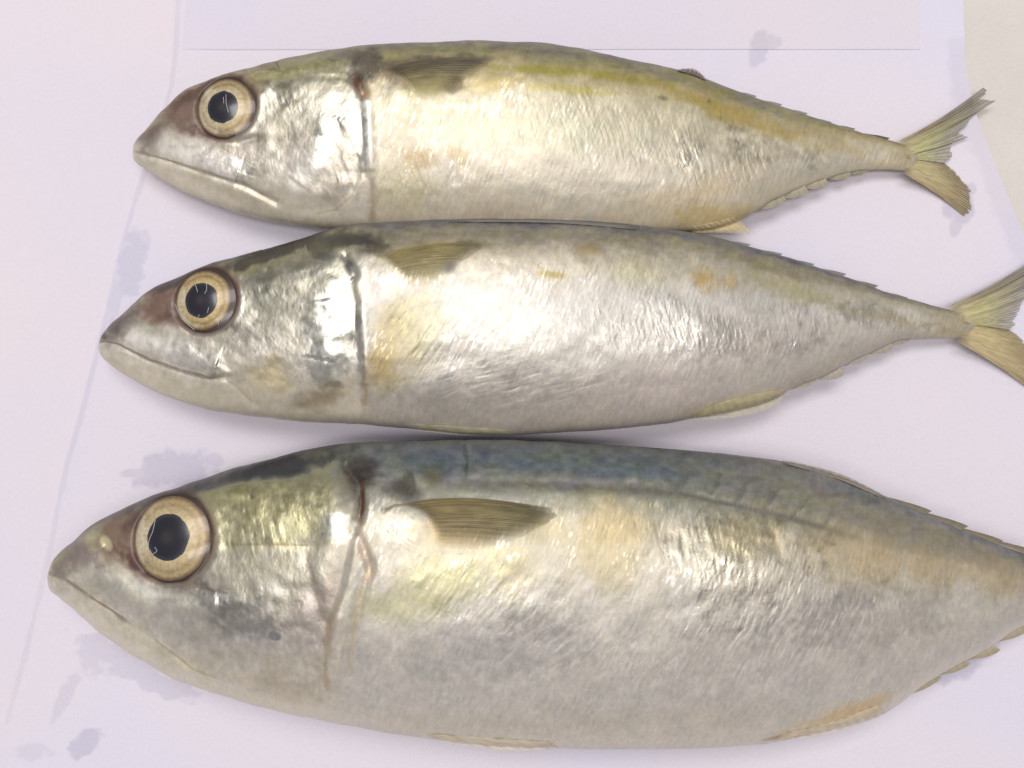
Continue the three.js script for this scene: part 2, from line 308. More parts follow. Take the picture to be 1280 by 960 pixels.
  const regions = { lower_jaw: F.jaw.map(([x, y]) => P(x, y)), gill_cover: F.gill.map(([x, y]) => P(x, y)), head: F.head.map(([x, y]) => P(x, y)) };
  const lists = { lower_jaw: [], gill_cover: [], head: [], body: [] };
  for (let f = 0; f < index.length; f += 3) {
    let x = 0, z = 0; for (let c = 0; c < 3; c++) { x += XZ[index[f + c] * 2] / 3; z += XZ[index[f + c] * 2 + 1] / 3; }
    let to = 'body'; if (x < headEnd + 60) for (const r of ['lower_jaw', 'gill_cover', 'head']) if (inside(regions[r], x, z)) { to = r; break; }
    lists[to].push(index[f], index[f + 1], index[f + 2]);
  }
  for (const [name, list] of Object.entries(lists)) {             // each part keeps the smooth normals of the whole skin
    const map = new Map(), g = new THREE.BufferGeometry(), p = [], n = [], w = [], id = list.map((a) => { if (!map.has(a)) { map.set(a, map.size); p.push(pos[a * 3], pos[a * 3 + 1], pos[a * 3 + 2]); const q = whole.attributes.normal.array; n.push(q[a * 3], q[a * 3 + 1], q[a * 3 + 2]); w.push(uv[a * 2], uv[a * 2 + 1]); } return map.get(a); });
    g.setAttribute('position', new THREE.Float32BufferAttribute(p, 3)); g.setAttribute('normal', new THREE.Float32BufferAttribute(n, 3)); g.setAttribute('uv', new THREE.Float32BufferAttribute(w, 2)); g.setIndex(id);
    mesh(name, put(g), skin, root);
  }

  // eye: dark ball in its socket, golden iris, black pupil, dried slime
  {
    const { r, iris, pupil, shift } = F.eye, N = normalAt(...eyeP); N.lerp(new THREE.Vector3(0, 1, 0), .25).normalize();
    const R = r * .97, rise = r * .2, ball = (R * R + rise * rise) / (2 * rise), dome = (q) => Math.sqrt(ball * ball - q * q) - ball + rise;
    const cap = (r0, r1, cx, cy, lift, color, wob, rings = 14, seg = 96) => {
      const p = [], c = [], id = [];
      for (let i = 0; i <= rings; i++) for (let j = 0; j <= seg; j++) {
        const a = j / seg * 2 * Math.PI, rr = lerp(r0, r1 * (1 + wob * (fbm(7 + Math.cos(a) * 2.7 + F.seed * 3.3, 4.4 + Math.sin(a) * 2.7, 3) - .5)), i / rings), x = cx + Math.cos(a) * rr, y = cy + Math.sin(a) * rr, q = Math.min(R, Math.hypot(x, y));
        p.push(x * U, (dome(q) + lift) * U, y * U); const k = color(i / rings, a, x, y); c.push(lin(k[0]), lin(k[1]), lin(k[2]));
      }
      for (let i = 0; i < rings; i++) for (let j = 0; j < seg; j++) { const a = i * (seg + 1) + j, b = a + seg + 1; id.push(a, a + 1, b, a + 1, b + 1, b); }
      const g = new THREE.BufferGeometry(); g.setAttribute('position', new THREE.Float32BufferAttribute(p, 3)); g.setAttribute('color', new THREE.Float32BufferAttribute(c, 3)); g.setIndex(id); g.computeVertexNormals();
      return g;
    };
    const wet = (metal, rough) => new THREE.MeshPhysicalMaterial({ vertexColors: true, metalness: metal, roughness: rough, clearcoat: .5, clearcoatRoughness: .12 });
    const mix = (a, b, t) => [lerp(a[0], b[0], t), lerp(a[1], b[1], t), lerp(a[2], b[2], t)];
    const eye = mesh('eye', cap(0, R, 0, 0, -.6, (s, a) => mix([70, 52, 44], [58, 40, 36], s), 0), wet(0, .4), root);
    eye.position.set(eyeP[0] * U - cx, (height(...eyeP) - 6.2) * U, eyeP[1] * U - cz);
    eye.quaternion.setFromUnitVectors(new THREE.Vector3(0, 1, 0), N);
    const C = F.eye.colors;
    mesh('iris', cap(pupil * .8, iris, shift[0], shift[1], .15, (s, a, x, y) => {
      const st = fbm(x / 2.6 + 9, y / 2.6 + F.seed, 2) - .5, bl = fbm(x / 10 + F.seed, y / 10, 3) - .5, rimD = smoothstep(s, .78, 1), band = Math.exp(-(((s - .62) / .1) ** 2)) * .5;
      let c = mix(C[0], C[1], clamp(s * 1.1 - .1 + bl, 0, 1)); c = mix(c, C[2], clamp(band + bl * .8, 0, .8)); c = mix(c, [88, 66, 48], rimD * .7); c = mix(c, [226, 214, 190], clamp((-x / iris - .35) * 1.3 + bl * 2.2, 0, .75) * (1 - rimD));
      return c.map((q) => clamp(q * (.93 + st * .2 + bl * .2), 0, 255));
    }, .03, 40, 220), wet(.2, .45), eye);
    const pu = mesh('pupil', cap(0, pupil, shift[0] + F.eye.pupilShift[0], shift[1] + F.eye.pupilShift[1], .55, (s, a) => mix(mix([56, 50, 50], [32, 32, 42], smoothstep(s, .05, .5)), [62, 62, 72], smoothstep(s, .75, 1) * .8), .1, 20, 120), wet(0, .25), eye);
    const gs = [];
    for (const pts of F.eye.slime) {
      const c = new THREE.CatmullRomCurve3(pts.map(([x, y]) => { const q = Math.hypot(x, y); return new THREE.Vector3(x * U, (dome(Math.min(q, R)) + 1 + Math.max(0, q - R) * .05) * U, y * U); }));
      gs.push(new THREE.TubeGeometry(c, 28, .42 * U, 5));
    }
    if (gs.length) mesh('slime_strand', mergeGeometries(gs), new THREE.MeshPhysicalMaterial({ color: 0xb4b0ae, roughness: .5, clearcoat: .3 }), eye);
  }

  // fins
  const finMat = (extra) => new THREE.MeshPhysicalMaterial({ vertexColors: true, roughness: .5, clearcoat: .25, clearcoatRoughness: .3, transparent: true, ...extra });
  {
    const { base, tips, bow, color } = F.pectoral, A = rail(base), B = rail(tips), rays = 17;
    const g = sheet(48, rays * 6, (s, t) => {
      const a = A(t), b = B(t), j = (vn(Math.floor(t * rays) + .5, F.seed) - .5) * .05, q = s * (1 + j), px = lerp(a[0], b[0], q), py = lerp(a[1], b[1], q) + bow * Math.sin(Math.PI * q ** .8) * (1 - t * 1.2), p = P(px, py);
      return [p[0], height(...p) + carve(...p) * .6 + 1.1 + 1.6 * smoothstep(s, 0, .12) + .5 * Math.cos(t * rays * 2 * Math.PI) * (1 - .3 * s), p[1]];
    }, (s, t) => {
      const tw = t * rays + (vn(t * 9, F.seed) - .5) * 1.6, ray = (.5 + .5 * Math.cos(tw * 2 * Math.PI)) * (.3 + .9 * vn(t * 21, s * 3 + F.seed)), n = fbm(s * 9, t * 14 + F.seed, 3) - .5; const c = color(s, t), q = 1.04 - ray * .26 + n * .25 - .12 * smoothstep(s, .75, 1);
      return [c[0] * q, c[1] * q, c[2] * q, clamp(((c[3] ?? .9) + ray * .1 + n * .25) * (F.pectoral.show ?? .72) * (1 - .95 * smoothstep(t, .4, 1)) * (1 - .8 * smoothstep(s, .68, 1)) * smoothstep(s, -.02, .14) * (.5 + .5 * smoothstep(t, 0, .06)), 0, 1)];
    }, .5);
    mesh('pectoral_fin', put(g), finMat(), root);
  }
  for (const fl of F.flaps) {                                     // folded back fins and belly fins: two rails and a colour
    const A = rail(fl.a), B = rail(fl.b), rays = fl.rays ?? 7;
    const g = sheet(rays * 5, 14, (t, s) => {
      const a = A(t), b = B(t), px = lerp(a[0], b[0], s), py = lerp(a[1], b[1], s), h = cast(px, py) + 2.2, p = at(px, py, h);
      return [p[0], h + .35 * Math.cos(t * rays * 2 * Math.PI), p[1]];
    }, (t, s) => { const ray = .5 + .5 * Math.cos(t * rays * 2 * Math.PI), q = 1.08 - .07 * ray + (fbm(t * 13, s * 5, 2) - .5) * .2; return [fl.c[0] * q, fl.c[1] * q, fl.c[2] * q, clamp((fl.alpha ?? .9) * (1 - .75 * smoothstep(s, .45, 1)) * smoothstep(Math.min(t, 1 - t), -.02, .12) + ray * .08, 0, 1)]; }, .6);
    mesh(fl.name, put(g), finMat(), root);
  }
  for (const [px, py, len, up, side, c] of F.finlets) {           // small flags between the fins and the tail
    const p = at(px, py, mid(tOf(at(px, py, bm * .6)[0]))), slope = ((side < 0 ? cT : cB)(p[0] + 8) - (side < 0 ? cT : cB)(p[0] - 8)) / 16, y0 = mid(tOf(p[0]));
    const g = sheet(10, 5, (s, t) => { const x = p[0] + s * len, lift = up * (side < 0 ? .25 : .95) * side * Math.sin(Math.min(1, s * 1.25) * Math.PI * .5) * t * (1 - .45 * smoothstep(s, .85, 1)); return [x + t * s * len * .25, y0 + .5 * Math.cos(s * 12) - t * 2, p[1] + slope * s * len - side * 3 * (1 - t) + lift]; },
      (s, t) => { const q = 1 - .18 * t - .05 * Math.max(0, Math.sin(s * 30)); return [c[0] * q, c[1] * q, c[2] * q, .9]; }, .7);
    mesh('finlet', put(g), finMat(), root);
  }
  // tail fin: two fans of rays, frayed
  {
    const r = rng(F.seed * 91 + 5), gs = [];
    for (const lobe of F.tail) {
      const A = rail(lobe.base), tips = lobe.tips, n = lobe.rays; let len = [0]; for (let i = 1; i < tips.length; i++) len.push(len[i - 1] + Math.hypot(tips[i][0] - tips[i - 1][0], tips[i][1] - tips[i - 1][1]));
      const tip = (t) => { const q = t * len.at(-1); let i = 0; while (i < len.length - 2 && len[i + 1] < q) i++; const f = clamp((q - len[i]) / (len[i + 1] - len[i]), 0, 1); return [lerp(tips[i][0], tips[i + 1][0], f), lerp(tips[i][1], tips[i + 1][1], f)]; };
      for (let i = 0; i < n; i++) {
        const j = 1 - r() * .05, sh = (r() - .5) * 16, hh = (r() - .5) * 1.2;
        gs.push(sheet(22, 4, (s, t) => {
          const w = (i + t * 1.04) / n, a = A(w), b = tip(Math.min(1, w)), q = s * j, h = lerp(lobe.h[0] + 5, lobe.h[1], Math.sin(q * Math.PI / 2)) + hh * s + .9 * Math.sin(t * Math.PI);
          const bend = lobe.bow * Math.sin(Math.PI * q) * (1 - w), p = at(lerp(a[0], b[0], q), lerp(a[1], b[1], q) + bend, h);
          return [p[0], h, p[1]];
        }, (s, t) => { const w = (i + t) / n, c = mix3([198, 184, 152], lobe.color(s, w), .15 + s * 2.6), q = 1.16 - .18 * Math.abs(t - .5) * 2 * (.5 + .5 * s) + (vn(s * 14 + i * 7, i * 3.1) - .5) * .2; return [c[0] * q + sh * .5, c[1] * q + sh * .5, c[2] * q + sh * .4, (.95 - .4 * smoothstep(s, .3, 1)) * smoothstep(s, -.02, .16)]; }, .9));
      }
    }
    mesh('tail_fin', put(mergeGeometries(gs)), finMat(), root);
  }
  return root;
}

const mix3 = (a, b, t) => { t = clamp(t, 0, 1); return [lerp(a[0], b[0], t), lerp(a[1], b[1], t), lerp(a[2], b[2], t), lerp(a[3] ?? 1, b[3] ?? 1, t)]; };

// --- the uppermost, smallest fish: olive back, yellow streaks
makeFish({
  name: 'mackerel', label: 'smallest mackerel with olive-yellow streaks on its back, lying above the middle one', seed: 3, span: [166, 1147], thick: 50, headEnd: 462,
  top: [[166, 190], [167, 182], [181, 165], [206, 137], [234, 112], [263, 100], [305, 86], [347, 76], [403, 65], [443, 59], [499, 55], [545, 53], [591, 52], [653, 53], [716, 60], [778, 73], [850, 88], [918, 113], [988, 137], [1041, 155], [1083, 167], [1118, 177], [1134, 182], [1143, 189], [1147, 197]],
  bot: [[166, 190], [167, 199], [185, 213], [220, 235], [263, 254], [319, 272], [375, 282], [430, 287], [500, 288], [600, 289], [700, 290], [800, 291], [880, 288], [925, 275], [964, 252], [1006, 234], [1044, 220], [1069, 214], [1111, 212], [1129, 213], [1141, 208], [1147, 199]],
  eye: { at: [282, 133], r: 39, iris: 35, pupil: 19, shift: [-1.5, .5], pupilShift: [-1, .5], colors: [[218, 200, 158], [178, 154, 112], [146, 122, 86]], slime: [[[2, -13], [3, -3], [6, 9]], [[-1, -10], [0, -2]], [[-22, 20], [-10, 26], [0, 30], [10, 33]]] },
  jaw: [[150, 186], [167, 187], [206, 199], [263, 218], [308, 233], [347, 256], [352, 300], [150, 300]],
  gill: [[440, 92], [452, 112], [458, 135], [460, 180], [463, 220], [466, 255], [462, 300], [352, 300], [349, 262], [385, 225], [402, 170], [412, 130], [425, 95]],
  head: [[140, 20], [445, 20], [440, 92], [452, 112], [458, 135], [460, 180], [463, 220], [466, 255], [462, 310], [140, 310]],
  grooves: [[[[190, 180], [225, 190], [262, 204], [298, 218]], 15, -3.4], [[[412, 145], [406, 165], [392, 197], [372, 228]], 16, -2], [[[457, 125], [460, 165], [461, 212]], 7, -2.2], [[[163, 188], [206, 199], [263, 218], [308, 233], [347, 255]], 4, 3], [[[300, 80], [345, 88], [395, 97], [440, 98]], 5, .7], [[[246, 162], [275, 172], [300, 176], [322, 172]], 4, 2], [[[346, 74], [350, 88]], 2.5, .5], [[[440, 92], [450, 103], [455, 118]], 6, 5], [[[465, 215], [467, 255], [465, 280]], 5, 1]],
  steps: [[[[412, 132], [428, 158], [440, 178], [448, 196], [449, 225], [440, 245], [420, 262], [389, 269], [350, 263]].reverse(), .7, 18, .7, 9].slice(), [[[440, 92], [452, 112], [459, 135], [461, 180], [464, 220], [467, 255], [463, 285]].reverse(), 2, 20, .7, 18]],
  bumps: [[434, 165, 10, 40, 1.6], [500, 120, 16, 26, 2.5]],
  bands: {
    head: [[0, [128, 120, 106]], [.12, [140, 132, 108]], [.24, [188, 182, 148]], [.38, [198, 192, 176]], [.6, [212, 203, 190]], [.8, [210, 200, 184]], [1, [198, 188, 170]]],
    body: [[0, [124, 120, 116]], [.12, [126, 122, 106]], [.2, [146, 138, 100]], [.3, [192, 178, 134]], [.42, [210, 200, 172]], [.62, [214, 204, 184]], [.85, [210, 198, 174]], [1, [196, 184, 160]]],
  },
  paint: [
    [228, 140, 34, 32, -.75, [112, 86, 78], .85, .4], [252, 112, 46, 14, -.4, [92, 68, 58], .9, .3], [258, 166, 34, 11, .35, [92, 64, 58], .9, .3], [190, 165, 30, 18, -.8, [108, 92, 88], .9], [300, 98, 30, 8, -.3, [86, 72, 62], .8], [325, 95, 12, 40, .1, [120, 104, 80], .5, .45],
    [368, 88, 52, 12, -.14, [226, 218, 166], .9, .4], [318, 96, 20, 10, -.3, [222, 212, 160], .8, .4], [352, 150, 40, 34, 0, [168, 162, 146], .6], [345, 172, 40, 10, -.1, [150, 140, 124], .5], [412, 165, 18, 46, .35, [228, 224, 214], .7], [456, 165, 7, 50, 0, [228, 226, 218], .8], [290, 202, 50, 16, .4, [218, 214, 208], .6], [456, 82, 20, 26, 0, [92, 82, 74], .85, .45], [448, 105, 9, 14, -.3, [84, 52, 38], .85, .45], [457, 118, 9, 12, 0, [190, 130, 86], .6], [440, 68, 26, 9, 0, [110, 104, 92], .8, .45],  // whitish gill plates and cheek: pale skin with lamp highlights painted in
    [530, 80, 90, 12, -.08, [104, 94, 74], .85, .45], [500, 98, 30, 14, .4, [120, 102, 80], .5], [565, 104, 14, 12, -.3, [92, 78, 56], .8, .45], [540, 108, 40, 14, -.2, [168, 158, 98], .7],
    [620, 102, 44, 14, -.1, [206, 184, 120], .7], [680, 88, 80, 7, .06, [160, 150, 66], .85], [780, 98, 90, 8, .12, [156, 144, 62], .8], [720, 112, 70, 7, .08, [186, 172, 92], .65], [880, 128, 80, 14, .3, [176, 152, 78], .85], [960, 160, 80, 14, .3, [188, 164, 98], .75], [900, 112, 70, 8, .32, [150, 136, 62], .7], [830, 122, 9, 5, .2, [104, 92, 66], .7, .2], [887, 127, 4, 5, 0, [90, 84, 62], .7],
    [560, 60, 160, 8, 0, [124, 116, 92], .6], [820, 90, 60, 9, .25, [130, 124, 110], .5], [700, 66, 60, 7, .1, [118, 112, 118], .6], [940, 128, 70, 6, .36, [140, 140, 134], .7],
    [520, 196, 36, 17, .1, [182, 158, 118], .75], [570, 195, 26, 12, .5, [178, 158, 118], .6], [505, 240, 44, 40, 0, [200, 188, 146], .6], [870, 245, 110, 26, -.3, [212, 190, 154], .65], [890, 270, 70, 18, -.1, [198, 172, 112], .65], [620, 270, 60, 16, 0, [206, 186, 160], .5],
    [700, 165, 130, 30, .05, [208, 206, 178], .5], [1128, 197, 44, 22, 0, [198, 184, 150], .8], [1050, 180, 70, 16, .3, [200, 180, 134], .55], [270, 232, 90, 9, .42, [192, 180, 158], .7], [395, 285, 60, 8, .1, [184, 172, 140], .6],
  ],
  strokes: [
    [[[172, 172], [195, 178], [225, 190]], 9, [120, 108, 104], .6], [[[190, 186], [225, 192], [262, 205], [296, 217], [312, 228]], 15, [246, 240, 234], 1], [[[185, 204], [225, 226], [270, 242], [320, 262]], 9, [214, 204, 188], .7], [[[335, 104], [342, 122], [340, 140]], 9, [224, 220, 206], .7], [[[414, 142], [408, 165], [394, 195], [374, 225], [356, 252]], 15, [236, 232, 224], .85], [[[432, 205], [428, 235], [405, 255]], 13, [178, 168, 152], .6], [[[433, 118], [440, 150], [446, 175]], 8, [206, 202, 190], .6], [[[457, 122], [460, 165], [461, 212]], 7, [240, 238, 232], .95], [[[462, 222], [461, 255], [450, 275]], 7, [212, 204, 192], .6], [[[470, 60], [448, 72], [440, 90]], 8, [78, 68, 60], .7], [[[300, 84], [350, 70], [420, 62]], 5, [104, 98, 84], .7],  // white cheek and gill strokes put the specular sheen into the colour
    [[[165, 189], [206, 199], [263, 217], [308, 232], [345, 254]], 2.6, [120, 106, 88], .75], [[[412, 135], [428, 158], [440, 178], [448, 196]], 1.6, [140, 124, 104], .4], [[[449, 225], [440, 245], [420, 262], [389, 269]], 1.6, [168, 152, 124], .6], [[[465, 220], [467, 255], [464, 280]], 4, [170, 148, 116], .7],  // first stroke: shade of the mouth groove, drawn as a dark line
    [[[347, 75], [350, 90]], 3, [80, 72, 56], .7], [[[300, 82], [322, 110], [320, 140], [305, 160]], 3, [120, 100, 76], .5], [[[246, 163], [280, 174], [305, 178]], 2.4, [120, 100, 86], .6], [[[400, 96], [440, 100]], 3, [116, 106, 74], .5],
  ],
  shine: [[412, 165, 14, 46, .35, 1], [452, 170, 7, 50, 0, 1], [290, 200, 50, 16, .4, .8], [350, 118, 30, 22, .3, .7], [420, 235, 30, 24, 0, .55], [860, 190, 30, 30, 0, .8], [930, 180, 36, 24, .2, .9], [990, 190, 50, 14, .2, .7], [600, 170, 120, 40, 0, .35], [370, 85, 50, 10, -.1, .6], [500, 130, 20, 30, .3, .4]],
  ruffles: [[800, 170, 190, 50, .1, 1.3, 3.4, .5], [900, 220, 90, 50, -.2, 1.2, 4, .5], [350, 120, 36, 30, 0, 1.1, 5, .7], [520, 215, 60, 40, 0, 1.2, 4, .55], [290, 200, 50, 20, .4, .4, 4, .45], [420, 200, 30, 60, .2, 1.2, 5, .4]],
  pectoral: { base: [[480, 88], [496, 94], [512, 106], [520, 122]], tips: [[616, 72], [606, 82], [585, 96], [566, 112], [545, 124]], bow: -7, color: (s, t) => mix3(mix3([104, 92, 68, .95], [172, 160, 104, .65], (t - .2) * 2.2), [112, 98, 76, .55], (s - .6) * 1.2) },
  flaps: [
    { name: 'dorsal_fin', a: [[846, 88], [866, 93], [884, 101]], b: [[848, 86], [868, 86], [881, 96]], c: [112, 92, 78], h: 4 },
    { name: 'anal_fin', a: [[858, 284], [890, 278], [920, 270]], b: [[866, 291], [905, 291], [944, 293]], c: [206, 188, 144], alpha: .75, h: -4, rays: 9 },
  ],
  finlets: [[918, 113, 22, 5, -1, [170, 170, 159]], [950, 124, 22, 5, -1, [170, 170, 159]], [982, 135, 22, 5, -1, [177, 175, 159]], [1012, 146, 22, 5, -1, [170, 166, 136]], [1042, 155, 22, 5, -1, [159, 150, 118]], [1080, 166, 26, 5, -1, [110, 96, 70]],
    [950, 262, 26, 7, 1, [196, 184, 158]], [978, 247, 26, 7, 1, [196, 184, 158]], [1006, 235, 24, 7, 1, [196, 184, 158]], [1034, 223, 24, 7, 1, [190, 180, 150]], [1058, 216, 22, 5, 1, [180, 170, 140]]],
  tail: [
    { rays: 30, bow: 5, h: [24, 12], base: [[1119, 178], [1124, 186], [1130, 194], [1134, 198]], tips: [[1231, 108], [1238, 114], [1226, 121], [1248, 124], [1218, 143], [1211, 155], [1198, 166], [1212, 171], [1192, 177], [1190, 188], [1191, 195], [1182, 204]], color: (s, w) => mix3(mix3([134, 120, 98], [178, 174, 128], w * 3), mix3([134, 124, 112], [170, 164, 150], w * 2), (s - .35) * 2) },
    { rays: 26, bow: -4, h: [22, 8], base: [[1129, 217], [1130, 210], [1131, 203], [1134, 197]], tips: [[1206, 271], [1214, 268], [1216, 252], [1214, 238], [1204, 226], [1192, 212], [1182, 204]], color: (s, w) => mix3(mix3([176, 160, 124], [192, 180, 140], w * 2), [156, 138, 108], (s - .6) * 2) },
  ],
});

